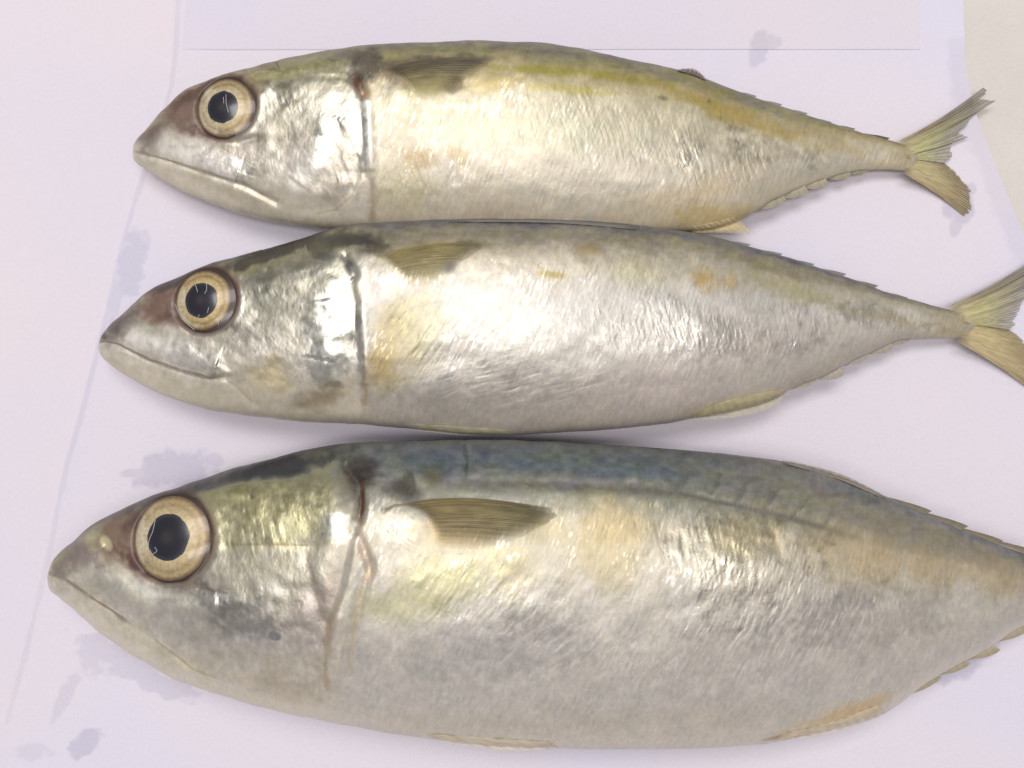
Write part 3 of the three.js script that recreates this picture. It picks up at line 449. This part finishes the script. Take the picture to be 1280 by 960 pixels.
// --- the middle fish: silver-white with a grey back
makeFish({
  name: 'mackerel_001', label: 'middle silver-white mackerel with grey back, frosty strands round its eye, tail cut by frame', seed: 8, span: [123, 1219], thick: 60, headEnd: 455,
  top: [[123, 432], [125, 424], [130, 416], [156, 392], [186, 364], [217, 349], [247, 337], [293, 322], [338, 310], [384, 297], [415, 287], [439, 282], [479, 278], [528, 275], [627, 273], [725, 276], [791, 281], [850, 289], [892, 297], [953, 313], [1018, 333], [1071, 351], [1125, 371], [1179, 385], [1202, 391], [1214, 398], [1219, 406]],
  bot: [[123, 432], [125, 441], [132, 450], [153, 466], [201, 492], [262, 512], [323, 521], [384, 527], [445, 530], [528, 537], [594, 543], [643, 544], [692, 541], [758, 537], [820, 531], [856, 525], [920, 513], [971, 497], [992, 485], [1032, 469], [1068, 449], [1100, 435], [1129, 425], [1179, 423], [1202, 421], [1213, 415], [1219, 408]],
  eye: { at: [256, 375], r: 40.5, iris: 35, pupil: 20.5, shift: [-3, 0], pupilShift: [0, 1], colors: [[220, 196, 140], [172, 148, 100], [136, 114, 76]], slime: [[[-11, -17], [-8, -11], [-7, -8]], [[3, -18], [4, -10], [2, -6]], [[-38, 4], [-33, 14], [-24, 24], [-14, 29], [-6, 33]], [[-4, 18], [-6, 22]], [[8, 10], [6, 16]], [[-30, 20], [-20, 28], [-12, 35]], [[18, 30], [20, 24]]] },
  jaw: [[100, 426], [124, 430], [147, 431], [186, 450], [232, 465], [262, 473], [281, 472], [296, 482], [323, 508], [345, 560], [100, 560]],
  gill: [[428, 318], [441, 345], [450, 376], [455, 422], [457, 470], [456, 500], [445, 560], [345, 560], [328, 509], [352, 460], [375, 400], [385, 330]],
  head: [[90, 250], [422, 250], [428, 318], [441, 345], [450, 376], [455, 422], [457, 470], [456, 500], [445, 560], [90, 560]],
  grooves: [[[[150, 414], [190, 424], [222, 437], [250, 449], [272, 457]], 17, -4], [[[404, 376], [408, 410], [402, 448]], 22, -2], [[[452, 380], [455, 430], [455, 480]], 7, -2.2], [[[118, 427], [130, 425], [147, 430], [186, 450], [232, 465], [262, 473], [283, 471]], 4, 4], [[[283, 474], [296, 482], [323, 508]], 5, .8], [[[300, 350], [318, 345], [340, 340]], 5, .6], [[[329, 308], [331, 326]], 2.5, .5], [[[430, 318], [439, 332], [444, 346]], 5, 3.5], [[[446, 378], [442, 420], [438, 440]], 3, .8], [[[240, 412], [262, 412], [290, 405]], 4, 1.5], [[[456, 470], [457, 510]], 5, 1.2]],
  steps: [[[[402, 378], [420, 405], [433, 437], [436, 465], [430, 485], [409, 506], [369, 514], [329, 508]].reverse(), .6, 18, .6, 10], [[[428, 318], [441, 345], [450, 376], [455, 422], [457, 470], [456, 505]].reverse(), 2, 20, .7, 18], [[[147, 432], [186, 452], [232, 467], [262, 475], [284, 472], [290, 462]].reverse(), 2.2, 12, .5, 5]],
  bumps: [[480, 350, 18, 34, 2.5], [410, 440, 22, 40, 1.6], [240, 450, 40, 14, 2]],
  bands: {
    head: [[0, [92, 88, 86]], [.1, [104, 100, 92]], [.2, [160, 154, 130]], [.34, [190, 186, 172]], [.6, [212, 204, 192]], [.8, [212, 202, 184]], [1, [200, 190, 172]]],
    body: [[0, [98, 96, 100]], [.05, [122, 120, 122]], [.12, [108, 106, 106]], [.2, [150, 142, 120]], [.3, [196, 186, 164]], [.45, [212, 206, 196]], [.65, [212, 204, 192]], [.85, [198, 186, 172]], [1, [178, 170, 166]]],
  },
  paint: [
    [200, 380, 36, 28, -.65, [112, 84, 74], .85, .4], [222, 402, 40, 12, .4, [102, 76, 68], .75, .3], [236, 344, 56, 12, -.35, [66, 54, 48], .9, .4], [150, 406, 34, 18, -.75, [100, 88, 86], .9], [130, 421, 9, 7, 0, [84, 70, 66], .8],
    [308, 332, 30, 9, -.32, [222, 214, 160], .9, .4], [352, 322, 30, 9, -.25, [204, 200, 158], .7], [380, 310, 50, 10, -.2, [118, 112, 92], .7], [400, 320, 14, 10, 0, [96, 92, 84], .7], [440, 300, 34, 14, 0, [84, 80, 72], .8, .45], [436, 330, 8, 15, -.2, [70, 66, 66], .9, .45], [470, 312, 22, 12, .1, [84, 76, 56], .75, .45], [452, 290, 20, 7, .2, [150, 148, 140], .5],
    [335, 318, 100, 12, -.3, [58, 54, 50], .85, .4], [405, 306, 50, 18, -.25, [84, 80, 66], .8], [450, 300, 44, 17, .12, [66, 62, 54], .85], [410, 322, 14, 9, 0, [84, 84, 76], .7], [345, 378, 44, 30, 0, [158, 154, 140], .7], [385, 500, 50, 16, -.15, [158, 146, 126], .7], [412, 425, 34, 60, .12, [228, 226, 220], .8], [452, 440, 8, 60, 0, [226, 222, 212], .7], [238, 448, 60, 14, .32, [216, 212, 206], .6], [540, 315, 70, 14, -.1, [146, 132, 78], .8], [520, 340, 36, 22, .2, [176, 160, 108], .7], [562, 334, 12, 9, -.4, [104, 100, 96], .6, .1], [590, 306, 34, 8, 0, [104, 96, 70], .7],  // pale gill and cheek patches: whiter plates plus the lamp highlight as colour
    [490, 430, 34, 60, .1, [196, 176, 122], .7], [478, 452, 20, 30, 0, [180, 152, 96], .6], [530, 400, 30, 70, .1, [202, 192, 148], .5], [690, 343, 20, 5, .1, [172, 152, 88], .7], [735, 312, 22, 10, .1, [160, 138, 92], .65], [880, 350, 22, 18, .4, [200, 168, 104], .75], [912, 352, 12, 12, .2, [196, 164, 104], .6], [800, 340, 60, 22, .15, [196, 190, 140], .4], [1000, 365, 90, 18, .3, [176, 168, 124], .6], [900, 300, 110, 10, .2, [140, 142, 140], .5], [960, 335, 90, 7, .28, [132, 124, 92], .55],
    [620, 500, 150, 34, -.05, [176, 168, 158], .6], [840, 480, 130, 44, -.1, [208, 194, 186], .7], [970, 430, 110, 36, -.3, [206, 192, 182], .55], [560, 505, 60, 20, 0, [170, 164, 152], .5], [900, 512, 60, 10, -.15, [196, 184, 130], .6], [1196, 405, 46, 24, 0, [198, 182, 148], .8], [1120, 400, 60, 14, .15, [204, 186, 148], .6], [848, 527, 14, 3, -.1, [120, 80, 60], .7],
    [330, 470, 40, 26, 0, [206, 188, 144], .5], [420, 490, 40, 18, -.2, [176, 158, 128], .5], [220, 485, 90, 12, .35, [198, 188, 172], .6],
  ],
  strokes: [
    [[[134, 412], [150, 405], [175, 402]], 11, [104, 94, 92], .6], [[[146, 420], [190, 428], [222, 439], [250, 450], [276, 459]], 17, [246, 240, 234], 1], [[[140, 444], [190, 470], [250, 492], [305, 505]], 10, [218, 208, 190], .75], [[[318, 352], [345, 350], [380, 352]], 14, [168, 163, 146], .6], [[[326, 372], [350, 385], [378, 390]], 13, [150, 145, 130], .6], [[[404, 372], [408, 410], [400, 450]], 20, [240, 238, 232], .9], [[[428, 380], [432, 420]], 8, [238, 236, 230], .8], [[[452, 380], [455, 430], [455, 480]], 7, [240, 236, 228], .9], [[[430, 480], [405, 502], [365, 508]], 9, [150, 136, 112], .7], [[[335, 440], [345, 470], [360, 495]], 14, [204, 186, 146], .6], [[[300, 420], [325, 440], [330, 462]], 10, [222, 216, 206], .6], [[[300, 320], [345, 306], [400, 292]], 6, [58, 56, 52], .85], [[[395, 300], [425, 296], [460, 305]], 9, [72, 70, 60], .8], [[[390, 322], [405, 316], [418, 310]], 6, [84, 82, 72], .7], [[[370, 318], [385, 312]], 6, [210, 208, 176], .7],  // near-white cheek and gill bands: sheen of the silver painted on
    [[[121, 427], [130, 426], [147, 430], [186, 450], [232, 465], [262, 473], [280, 472]], 2.6, [104, 88, 76], .8], [[[284, 476], [296, 484], [321, 507]], 2, [170, 148, 116], .6], [[[402, 378], [420, 405], [432, 430]], 1.4, [140, 132, 124], .35], [[[446, 376], [442, 420], [437, 445]], 1.5, [140, 132, 124], .7], [[[456, 440], [458, 480], [456, 515]], 4, [172, 148, 112], .75], [[[329, 309], [331, 328]], 2.6, [70, 66, 54], .8],  // mouth line first: the dark of the gap painted into the skin
    [[[293, 330], [299, 360], [294, 392], [280, 406]], 4, [78, 58, 48], .6], [[[215, 376], [224, 394], [245, 406], [262, 414]], 2.2, [222, 220, 218], .7], [[[300, 350], [304, 380], [303, 400], [316, 415], [316, 425]], 1.8, [226, 222, 216], .8], [[[315, 345], [326, 366]], 1.4, [222, 220, 210], .6], [[[330, 350], [336, 372]], 1.4, [222, 220, 210], .6], [[[470, 325], [520, 306], [580, 300]], 2, [196, 176, 120], .5], [[[560, 285], [700, 288], [800, 296]], 2, [150, 148, 150], .6],
  ],
  shine: [[410, 420, 36, 70, .15, 1], [450, 440, 7, 70, 0, 1], [235, 445, 60, 18, .3, .9], [330, 350, 30, 16, -.2, .6], [320, 325, 40, 10, -.2, .7], [310, 420, 34, 30, .3, .6], [490, 345, 20, 30, .2, .7], [880, 420, 150, 34, .0, .65], [1080, 395, 90, 16, .15, .6], [620, 400, 110, 60, 0, .4], [820, 400, 60, 40, 0, .5], [390, 330, 40, 12, 0, .5]],
  ruffles: [[640, 480, 120, 34, 0, -.25, 4.4, .8], [560, 430, 60, 60, .3, -1.0, 4, .7], [860, 410, 180, 40, 0, 1.35, 3.2, .55], [1060, 400, 110, 20, .1, 1.4, 3, .5], [340, 350, 50, 26, -.1, 1.1, 5, .7], [490, 440, 30, 60, .1, -1.0, 4.5, .6], [330, 430, 50, 40, .2, .7, 6, .5], [235, 450, 60, 18, .3, .5, 4, .4]],
  pectoral: { base: [[473, 321], [486, 330], [500, 344], [510, 358]], tips: [[606, 304], [598, 313], [580, 326], [562, 340], [545, 354]], bow: -8, color: (s, t) => mix3(mix3([160, 144, 94, .9], [186, 172, 124, .6], (t - .2) * 1.6), [124, 114, 88, .5], (s - .65) * 1.4) },
  flaps: [
    { name: 'dorsal_fin', a: [[560, 277], [700, 279], [800, 287]], b: [[560, 274], [700, 274], [800, 281]], c: [120, 116, 114], h: 3, rays: 12 },
    { name: 'anal_fin', a: [[872, 516], [910, 500], [985, 485]], b: [[862, 526], [925, 521], [974, 507]], c: [206, 196, 156], alpha: .5, h: -2, rays: 11 },
    { name: 'pelvic_fin', a: [[505, 530], [560, 532], [640, 538]], b: [[520, 538], [575, 544], [652, 543]], c: [206, 198, 168], alpha: .7, h: 2, rays: 7 },
  ],
  finlets: [[905, 300, 26, 5, -1, [159, 161, 161]], [945, 311, 26, 5, -1, [159, 161, 161]], [985, 323, 26, 5, -1, [159, 161, 161]], [1025, 335, 26, 5, -1, [155, 152, 143]], [1065, 349, 26, 5, -1, [150, 145, 132]], [1105, 364, 24, 4, -1, [150, 143, 125]],
    [985, 487, 30, 8, 1, [204, 192, 176]], [1018, 474, 30, 8, 1, [204, 192, 176]], [1050, 458, 30, 8, 1, [204, 192, 176]], [1080, 443, 30, 8, 1, [200, 190, 172]], [1106, 432, 26, 6, 1, [198, 188, 168]]],
  tail: [
    { rays: 34, bow: 6, h: [28, 16], base: [[1180, 385], [1188, 392], [1198, 400], [1206, 404]], tips: [[1318, 306], [1326, 316], [1312, 326], [1308, 342], [1290, 356], [1296, 364], [1278, 376], [1276, 388], [1268, 398], [1270, 406], [1262, 412]], color: (s, w) => mix3(mix3([132, 120, 104], [182, 176, 132], w * 2.6), mix3([138, 130, 122], [168, 160, 150], w * 2), (s - .4) * 2) },
    { rays: 30, bow: -4, h: [26, 9], base: [[1196, 427], [1198, 420], [1202, 412], [1206, 404]], tips: [[1296, 494], [1312, 494], [1318, 480], [1304, 456], [1286, 434], [1274, 420], [1262, 412]], color: (s, w) => mix3(mix3([186, 168, 132], [194, 180, 138], w * 1.6), [166, 146, 112], (s - .6) * 2) },
  ],
});

// --- the lowest, largest fish: blue-grey back, broad silver flank
makeFish({
  name: 'mackerel_002', label: 'largest mackerel with blue-grey back and broad silver belly, lowest in the row', seed: 14, span: [59, 1466], thick: 86, headEnd: 432,
  top: [[59, 722], [62, 712], [72, 695], [95, 675], [117, 655], [152, 637], [190, 620], [240, 604], [290, 586], [340, 574], [383, 562], [435, 554], [503, 551], [589, 549], [650, 550], [720, 553], [837, 561], [921, 569], [981, 577], [1050, 597], [1106, 621], [1172, 650], [1212, 667], [1280, 692], [1340, 712], [1400, 727], [1442, 738], [1466, 746]],
  bot: [[59, 722], [62, 735], [75, 747], [94, 762], [131, 794], [169, 820], [225, 850], [281, 869], [337, 886], [412, 902], [480, 914], [550, 924], [620, 931], [703, 934], [820, 936], [943, 930], [1001, 919], [1098, 893], [1163, 847], [1228, 812], [1280, 780], [1340, 765], [1400, 760], [1442, 756], [1466, 748]],
  eye: { at: [215, 674], r: 51, iris: 47, pupil: 26, shift: [-2.5, 0], pupilShift: [0, -1], colors: [[220, 200, 156], [184, 160, 116], [152, 128, 92]], slime: [[[-20, -20], [-21, -8], [-26, 6], [-22, 22]], [[-30, 24], [-22, 26], [-20, 20]], [[-3, -30], [-1, -26]], [[-20, 18], [-14, 14], [-17, 10]]] },
  jaw: [[30, 712], [60, 714], [80, 724], [104, 741], [140, 764], [180, 792], [235, 833], [279, 851], [300, 960], [30, 960]],
  gill: [[430, 577], [448, 602], [452, 625], [449, 652], [440, 690], [431, 732], [414, 780], [408, 830], [410, 870], [415, 960], [300, 960], [281, 852], [330, 800], [375, 740], [372, 690], [392, 650], [405, 600]],
  head: [[20, 480], [430, 480], [430, 577], [448, 602], [452, 625], [449, 652], [440, 690], [431, 732], [414, 780], [408, 830], [410, 870], [415, 990], [20, 990]],
  grooves: [[[[115, 696], [148, 724], [190, 745], [235, 753], [272, 752]], 13, -3], [[[425, 770], [422, 850]], 8, -1.8], [[[56, 712], [80, 724], [104, 741], [140, 764], [166, 784], [191, 798], [235, 833]], 5, 2.4], [[[280, 682], [331, 680], [397, 682]], 4, .9], [[[381, 684], [388, 720], [400, 770]], 8, 1], [[[430, 578], [448, 602], [452, 625], [450, 650]], 5, 6], [[[445, 662], [452, 680], [460, 700], [463, 716]], 5, 2.5], [[[462, 705], [451, 745], [440, 800], [437, 850]], 7, 2], [[[313, 608], [314, 624]], 2.5, .5], [[[130, 680], [170, 712], [205, 727]], 5, 3], [[[225, 725], [260, 737], [290, 742]], 4, 1.8], [[[580, 552], [583, 570], [582, 595]], 2.5, 1.5], [[[205, 838], [260, 850], [320, 872]], 4, 1.5], [[[960, 650], [978, 700]], 6, .8], [[[560, 602], [700, 604], [840, 614], [960, 640], [1080, 670]], 6, 1.8], [[[860, 590], [850, 612]], 3, 1.4], [[[900, 592], [888, 618]], 3, 1.4], [[[935, 598], [922, 626]], 3, 1.4], [[[972, 608], [958, 634]], 3, 1.4], [[[1010, 616], [994, 644]], 3, 1.4], [[[1050, 632], [1034, 656]], 3, 1.2]],
  steps: [[[[430, 577], [448, 602], [452, 625], [449, 652], [440, 690], [431, 732], [414, 780], [408, 830], [410, 868]].reverse(), 2.2, 18, 2, 13], [[[80, 728], [104, 745], [140, 768], [180, 797], [230, 832]].reverse(), 1, 14, .5, 5]],
  bumps: [[510, 662, 30, 24, 2.6], [420, 655, 16, 20, 2.5], [420, 610, 18, 24, 2], [300, 760, 60, 40, 2]],
  bands: {
    head: [[0, [92, 92, 94]], [.09, [96, 96, 94]], [.17, [140, 138, 116]], [.27, [186, 180, 146]], [.42, [194, 188, 170]], [.62, [212, 203, 192]], [.82, [218, 208, 194]], [1, [214, 204, 186]]],
    body: [[0, [132, 132, 126]], [.06, [112, 116, 114]], [.12, [98, 104, 106]], [.2, [110, 113, 110]], [.27, [150, 148, 132]], [.36, [202, 193, 172]], [.52, [214, 206, 193]], [.7, [218, 210, 201]], [.86, [222, 212, 199]], [1, [220, 209, 195]]],
  },
  paint: [
    [150, 670, 44, 38, -.75, [120, 96, 84], .85, .4], [172, 706, 40, 14, .6, [92, 64, 58], .95, .5], [186, 640, 40, 12, -.6, [88, 66, 58], .9, .4], [210, 620, 60, 12, -.35, [70, 60, 56], .9, .4], [228, 730, 40, 8, .15, [96, 74, 64], .7], [94, 692, 36, 24, -.7, [122, 108, 104], .85], [120, 715, 50, 18, .6, [168, 160, 156], .5], [132, 678, 11, 7, .5, [214, 204, 170], .9, .6], [70, 712, 12, 10, 0, [120, 106, 100], .7],
    [270, 605, 110, 8, -.27, [72, 72, 72], .75], [360, 582, 70, 13, -.2, [46, 48, 52], .95, .5], [305, 617, 56, 10, -.15, [224, 218, 168], .85, .4], [180, 738, 60, 14, .5, [214, 206, 194], .7], [260, 748, 70, 16, .2, [226, 218, 204], .75], [450, 590, 26, 20, .3, [62, 56, 48], .95, .45], [432, 610, 16, 26, 0, [120, 112, 92], .7], [504, 610, 26, 16, .1, [70, 66, 58], .9, .45], [540, 596, 18, 14, 0, [92, 88, 66], .7], [440, 660, 7, 18, -.3, [150, 150, 146], .5],  // pale bands under the eye hold their sparkle in the colour
    [350, 650, 90, 40, 0, [204, 196, 154], .6], [415, 660, 18, 22, 0, [226, 222, 208], .8],  // whitish spot on the gill cover: painted lamp reflection
    [452, 625, 5, 36, 0, [74, 42, 30], .85], [456, 690, 8, 30, -.15, [204, 170, 142], .4], [462, 716, 9, 22, 0, [214, 186, 154], .5], [408, 760, 10, 60, .2, [176, 146, 122], .35],
    [600, 575, 120, 14, 0, [82, 96, 104], .6], [780, 588, 120, 14, .08, [94, 108, 116], .6], [700, 570, 60, 10, 0, [104, 116, 98], .5], [960, 610, 120, 16, .25, [130, 128, 116], .95, .4], [1080, 645, 120, 24, .4, [142, 136, 122], .95, .4], [1190, 678, 120, 22, .42, [150, 142, 126], .95, .4], [1000, 588, 150, 16, .2, [134, 131, 124], .9, .3], [760, 604, 160, 8, .06, [112, 110, 100], .6], [980, 640, 120, 10, .3, [132, 122, 96], .6],
    [575, 665, 50, 26, 0, [192, 166, 118], .75], [620, 650, 60, 22, -.1, [128, 116, 72], .75], [690, 660, 30, 28, 0, [196, 182, 140], .7], [765, 662, 54, 46, 0, [206, 184, 134], .75], [760, 700, 50, 40, 0, [206, 190, 150], .5], [700, 630, 26, 12, .2, [168, 158, 130], .6],
    [560, 725, 90, 40, -.2, [204, 198, 148], .7], [500, 760, 60, 30, 0, [206, 200, 156], .55], [640, 710, 40, 40, 0, [204, 192, 142], .4], [620, 810, 130, 40, 0, [178, 172, 170], .6], [930, 670, 60, 36, 0, [222, 206, 160], .6], [972, 680, 10, 30, -.3, [192, 174, 132], .4], [1080, 694, 96, 40, .2, [206, 184, 144], .75], [1180, 712, 100, 28, .15, [206, 184, 148], .65], [1260, 724, 80, 26, .2, [206, 186, 152], .6],
    [1000, 800, 160, 50, -.2, [208, 198, 192], .5], [820, 900, 240, 26, 0, [216, 204, 188], .6], [1060, 890, 80, 16, -.3, [224, 190, 140], .7], [600, 905, 160, 18, .05, [214, 202, 184], .5], [970, 922, 16, 4, -.2, [150, 116, 80], .6],
    [345, 795, 7, 5, .2, [92, 88, 92], .85, .6], [270, 770, 100, 50, .3, [190, 186, 188], .5], [390, 770, 30, 60, .1, [184, 170, 172], .5], [360, 860, 70, 24, .15, [188, 174, 156], .5], [170, 790, 80, 10, .6, [206, 198, 176], .6],
  ],
  strokes: [
    [[[72, 705], [90, 690], [112, 682]], 14, [118, 106, 102], .6], [[[112, 694], [145, 722], [190, 744], [235, 752], [275, 752]], 14, [246, 240, 226], 1], [[[130, 738], [180, 772], [240, 800]], 15, [186, 181, 178], .6], [[[90, 745], [140, 782], [200, 818], [270, 850]], 11, [222, 213, 194], .75], [[[280, 640], [290, 665], [286, 690]], 16, [206, 198, 160], .6], [[[330, 630], [350, 660], [390, 665]], 18, [212, 204, 164], .6], [[[400, 610], [395, 630]], 14, [214, 208, 170], .6], [[[418, 640], [418, 675]], 11, [242, 240, 234], .9], [[[432, 590], [428, 620], [440, 645]], 9, [130, 124, 110], .6], [[[310, 760], [340, 740], [365, 745]], 18, [222, 218, 212], .6], [[[430, 760], [424, 800], [422, 850]], 10, [212, 200, 178], .7], [[[500, 645], [490, 665], [505, 680]], 15, [226, 220, 206], .7], [[[528, 640], [536, 662]], 6, [150, 140, 128], .6], [[[500, 605], [520, 600]], 10, [66, 62, 54], .7],  // white band below the eye and gill streak: highlights as colour
    [[[58, 712], [80, 724], [104, 741], [140, 764], [166, 784]], 3, [118, 100, 84], .85], [[[191, 798], [235, 833], [279, 851]], 2, [176, 156, 120], .5], [[[280, 682], [331, 680], [397, 682]], 2, [136, 118, 80], .6], [[[381, 684], [389, 722], [398, 760]], 4, [156, 136, 120], .6], [[[432, 735], [414, 780], [407, 830], [409, 870]], 5, [182, 158, 124], .6], [[[462, 705], [451, 745], [440, 800], [437, 850]], 5, [184, 158, 120], .6], [[[444, 666], [456, 690]], 3, [170, 122, 106], .4], [[[313, 607], [314, 625]], 3, [60, 58, 48], .8], [[[255, 640], [267, 668], [262, 700], [240, 722]], 3, [86, 62, 46], .7], [[[220, 728], [250, 735], [290, 742]], 2, [120, 104, 84], .6],  // jaw line first: darkened in colour in place of a deeper, shaded groove
    [[[580, 552], [584, 575], [582, 598]], 2.4, [66, 72, 70], .7], [[[475, 641], [494, 632], [540, 626], [620, 624]], 2.6, [104, 84, 60], .8], [[[560, 601], [700, 603], [840, 614], [960, 640], [1080, 672]], 6, [100, 96, 84], .85], [[[862, 586], [850, 614]], 3.4, [100, 104, 96], .85], [[[902, 590], [888, 620]], 3.4, [100, 104, 96], .85], [[[938, 596], [922, 628]], 3.4, [104, 106, 96], .85], [[[976, 606], [958, 636]], 3.4, [108, 106, 92], .85], [[[1014, 616], [994, 646]], 3.4, [112, 110, 94], .85],
  ],
  shine: [[418, 660, 20, 22, 0, 1], [250, 740, 90, 16, .25, .7], [380, 630, 40, 40, 0, .6], [320, 640, 50, 30, 0, .4], [920, 700, 100, 76, .2, 1], [850, 680, 30, 50, .2, .9], [1000, 760, 120, 40, 0, .55], [500, 665, 24, 24, 0, .6], [560, 700, 80, 40, 0, .4], [310, 770, 60, 30, 0, .5], [640, 760, 80, 40, 0, .4], [1120, 770, 90, 40, 0, .35], [310, 615, 40, 8, -.1, .7], [840, 575, 160, 12, .1, .3]],
  ruffles: [[950, 810, 180, 60, -.2, -1.05, 4.6, .75], [860, 690, 90, 60, .2, 1.45, 6, .7], [600, 740, 110, 60, 0, -.9, 5.5, .65], [700, 820, 130, 50, 0, -.7, 5, .5], [330, 660, 60, 50, 0, 1.3, 5, .65], [500, 665, 26, 24, 0, .6, 4, .6], [1120, 750, 120, 50, .1, 1.4, 4, .4], [270, 770, 110, 50, .3, .5, 6, .45], [700, 578, 200, 20, 0, -.8, 5, .6], [1000, 620, 120, 26, .3, -1, 6, .5], [420, 820, 40, 60, 0, 1.4, 6, .4]],
  pectoral: { base: [[502, 631], [520, 638], [534, 650], [542, 668], [541, 690]], tips: [[688, 634], [693, 643], [680, 654], [644, 674], [588, 692]], bow: -10, show: .95, color: (s, t) => mix3(mix3([140, 122, 78, .92], [196, 174, 128, .6], (t - .45) * 2), mix3([116, 106, 66, .95], [172, 152, 104, .65], t * 1.6 - .5), (s - .25) * 2.4) },
  flaps: [
    { name: 'dorsal_fin', a: [[975, 578], [1045, 598], [1106, 624]], b: [[978, 574], [1050, 592], [1108, 620]], c: [140, 128, 108], h: 0, rays: 12 },
    { name: 'anal_fin', a: [[975, 918], [1040, 903], [1100, 880]], b: [[968, 928], [1045, 915], [1108, 893]], c: [222, 206, 176], alpha: .6, h: 0, rays: 11 },
    { name: 'pelvic_fin', a: [[530, 917], [600, 922], [690, 928]], b: [[552, 928], [640, 939], [700, 936]], c: [222, 208, 180], alpha: .7, h: 4, rays: 8 },
  ],
  finlets: [[1112, 622, 40, 9, -1, [145, 134, 113]], [1158, 641, 40, 9, -1, [145, 134, 113]], [1202, 660, 40, 9, -1, [150, 136, 113]], [1246, 676, 40, 8, -1, [150, 136, 113]], [1296, 696, 36, 8, -1, [150, 136, 113]],
    [1130, 871, 36, 7, 1, [204, 188, 160]], [1166, 846, 36, 7, 1, [204, 188, 160]], [1204, 826, 36, 7, 1, [204, 188, 160]], [1244, 804, 34, 7, 1, [204, 188, 160]], [1284, 780, 34, 7, 1, [204, 188, 160]]],
  tail: [
    { rays: 30, bow: 8, h: [36, 18], base: [[1406, 729], [1418, 736], [1432, 743], [1442, 747]], tips: [[1590, 616], [1600, 630], [1584, 652], [1560, 680], [1540, 706], [1524, 728], [1510, 750]], color: (s, w) => mix3([138, 126, 96], [168, 160, 130], w * 2) },
    { rays: 30, bow: -8, h: [34, 10], base: [[1406, 762], [1418, 758], [1432, 752], [1442, 747]], tips: [[1570, 890], [1586, 886], [1584, 862], [1566, 830], [1546, 794], [1528, 770], [1510, 750]], color: (s, w) => mix3([158, 144, 106], [180, 168, 124], w * 2) },
  ],
});

renderer.render(scene, camera);
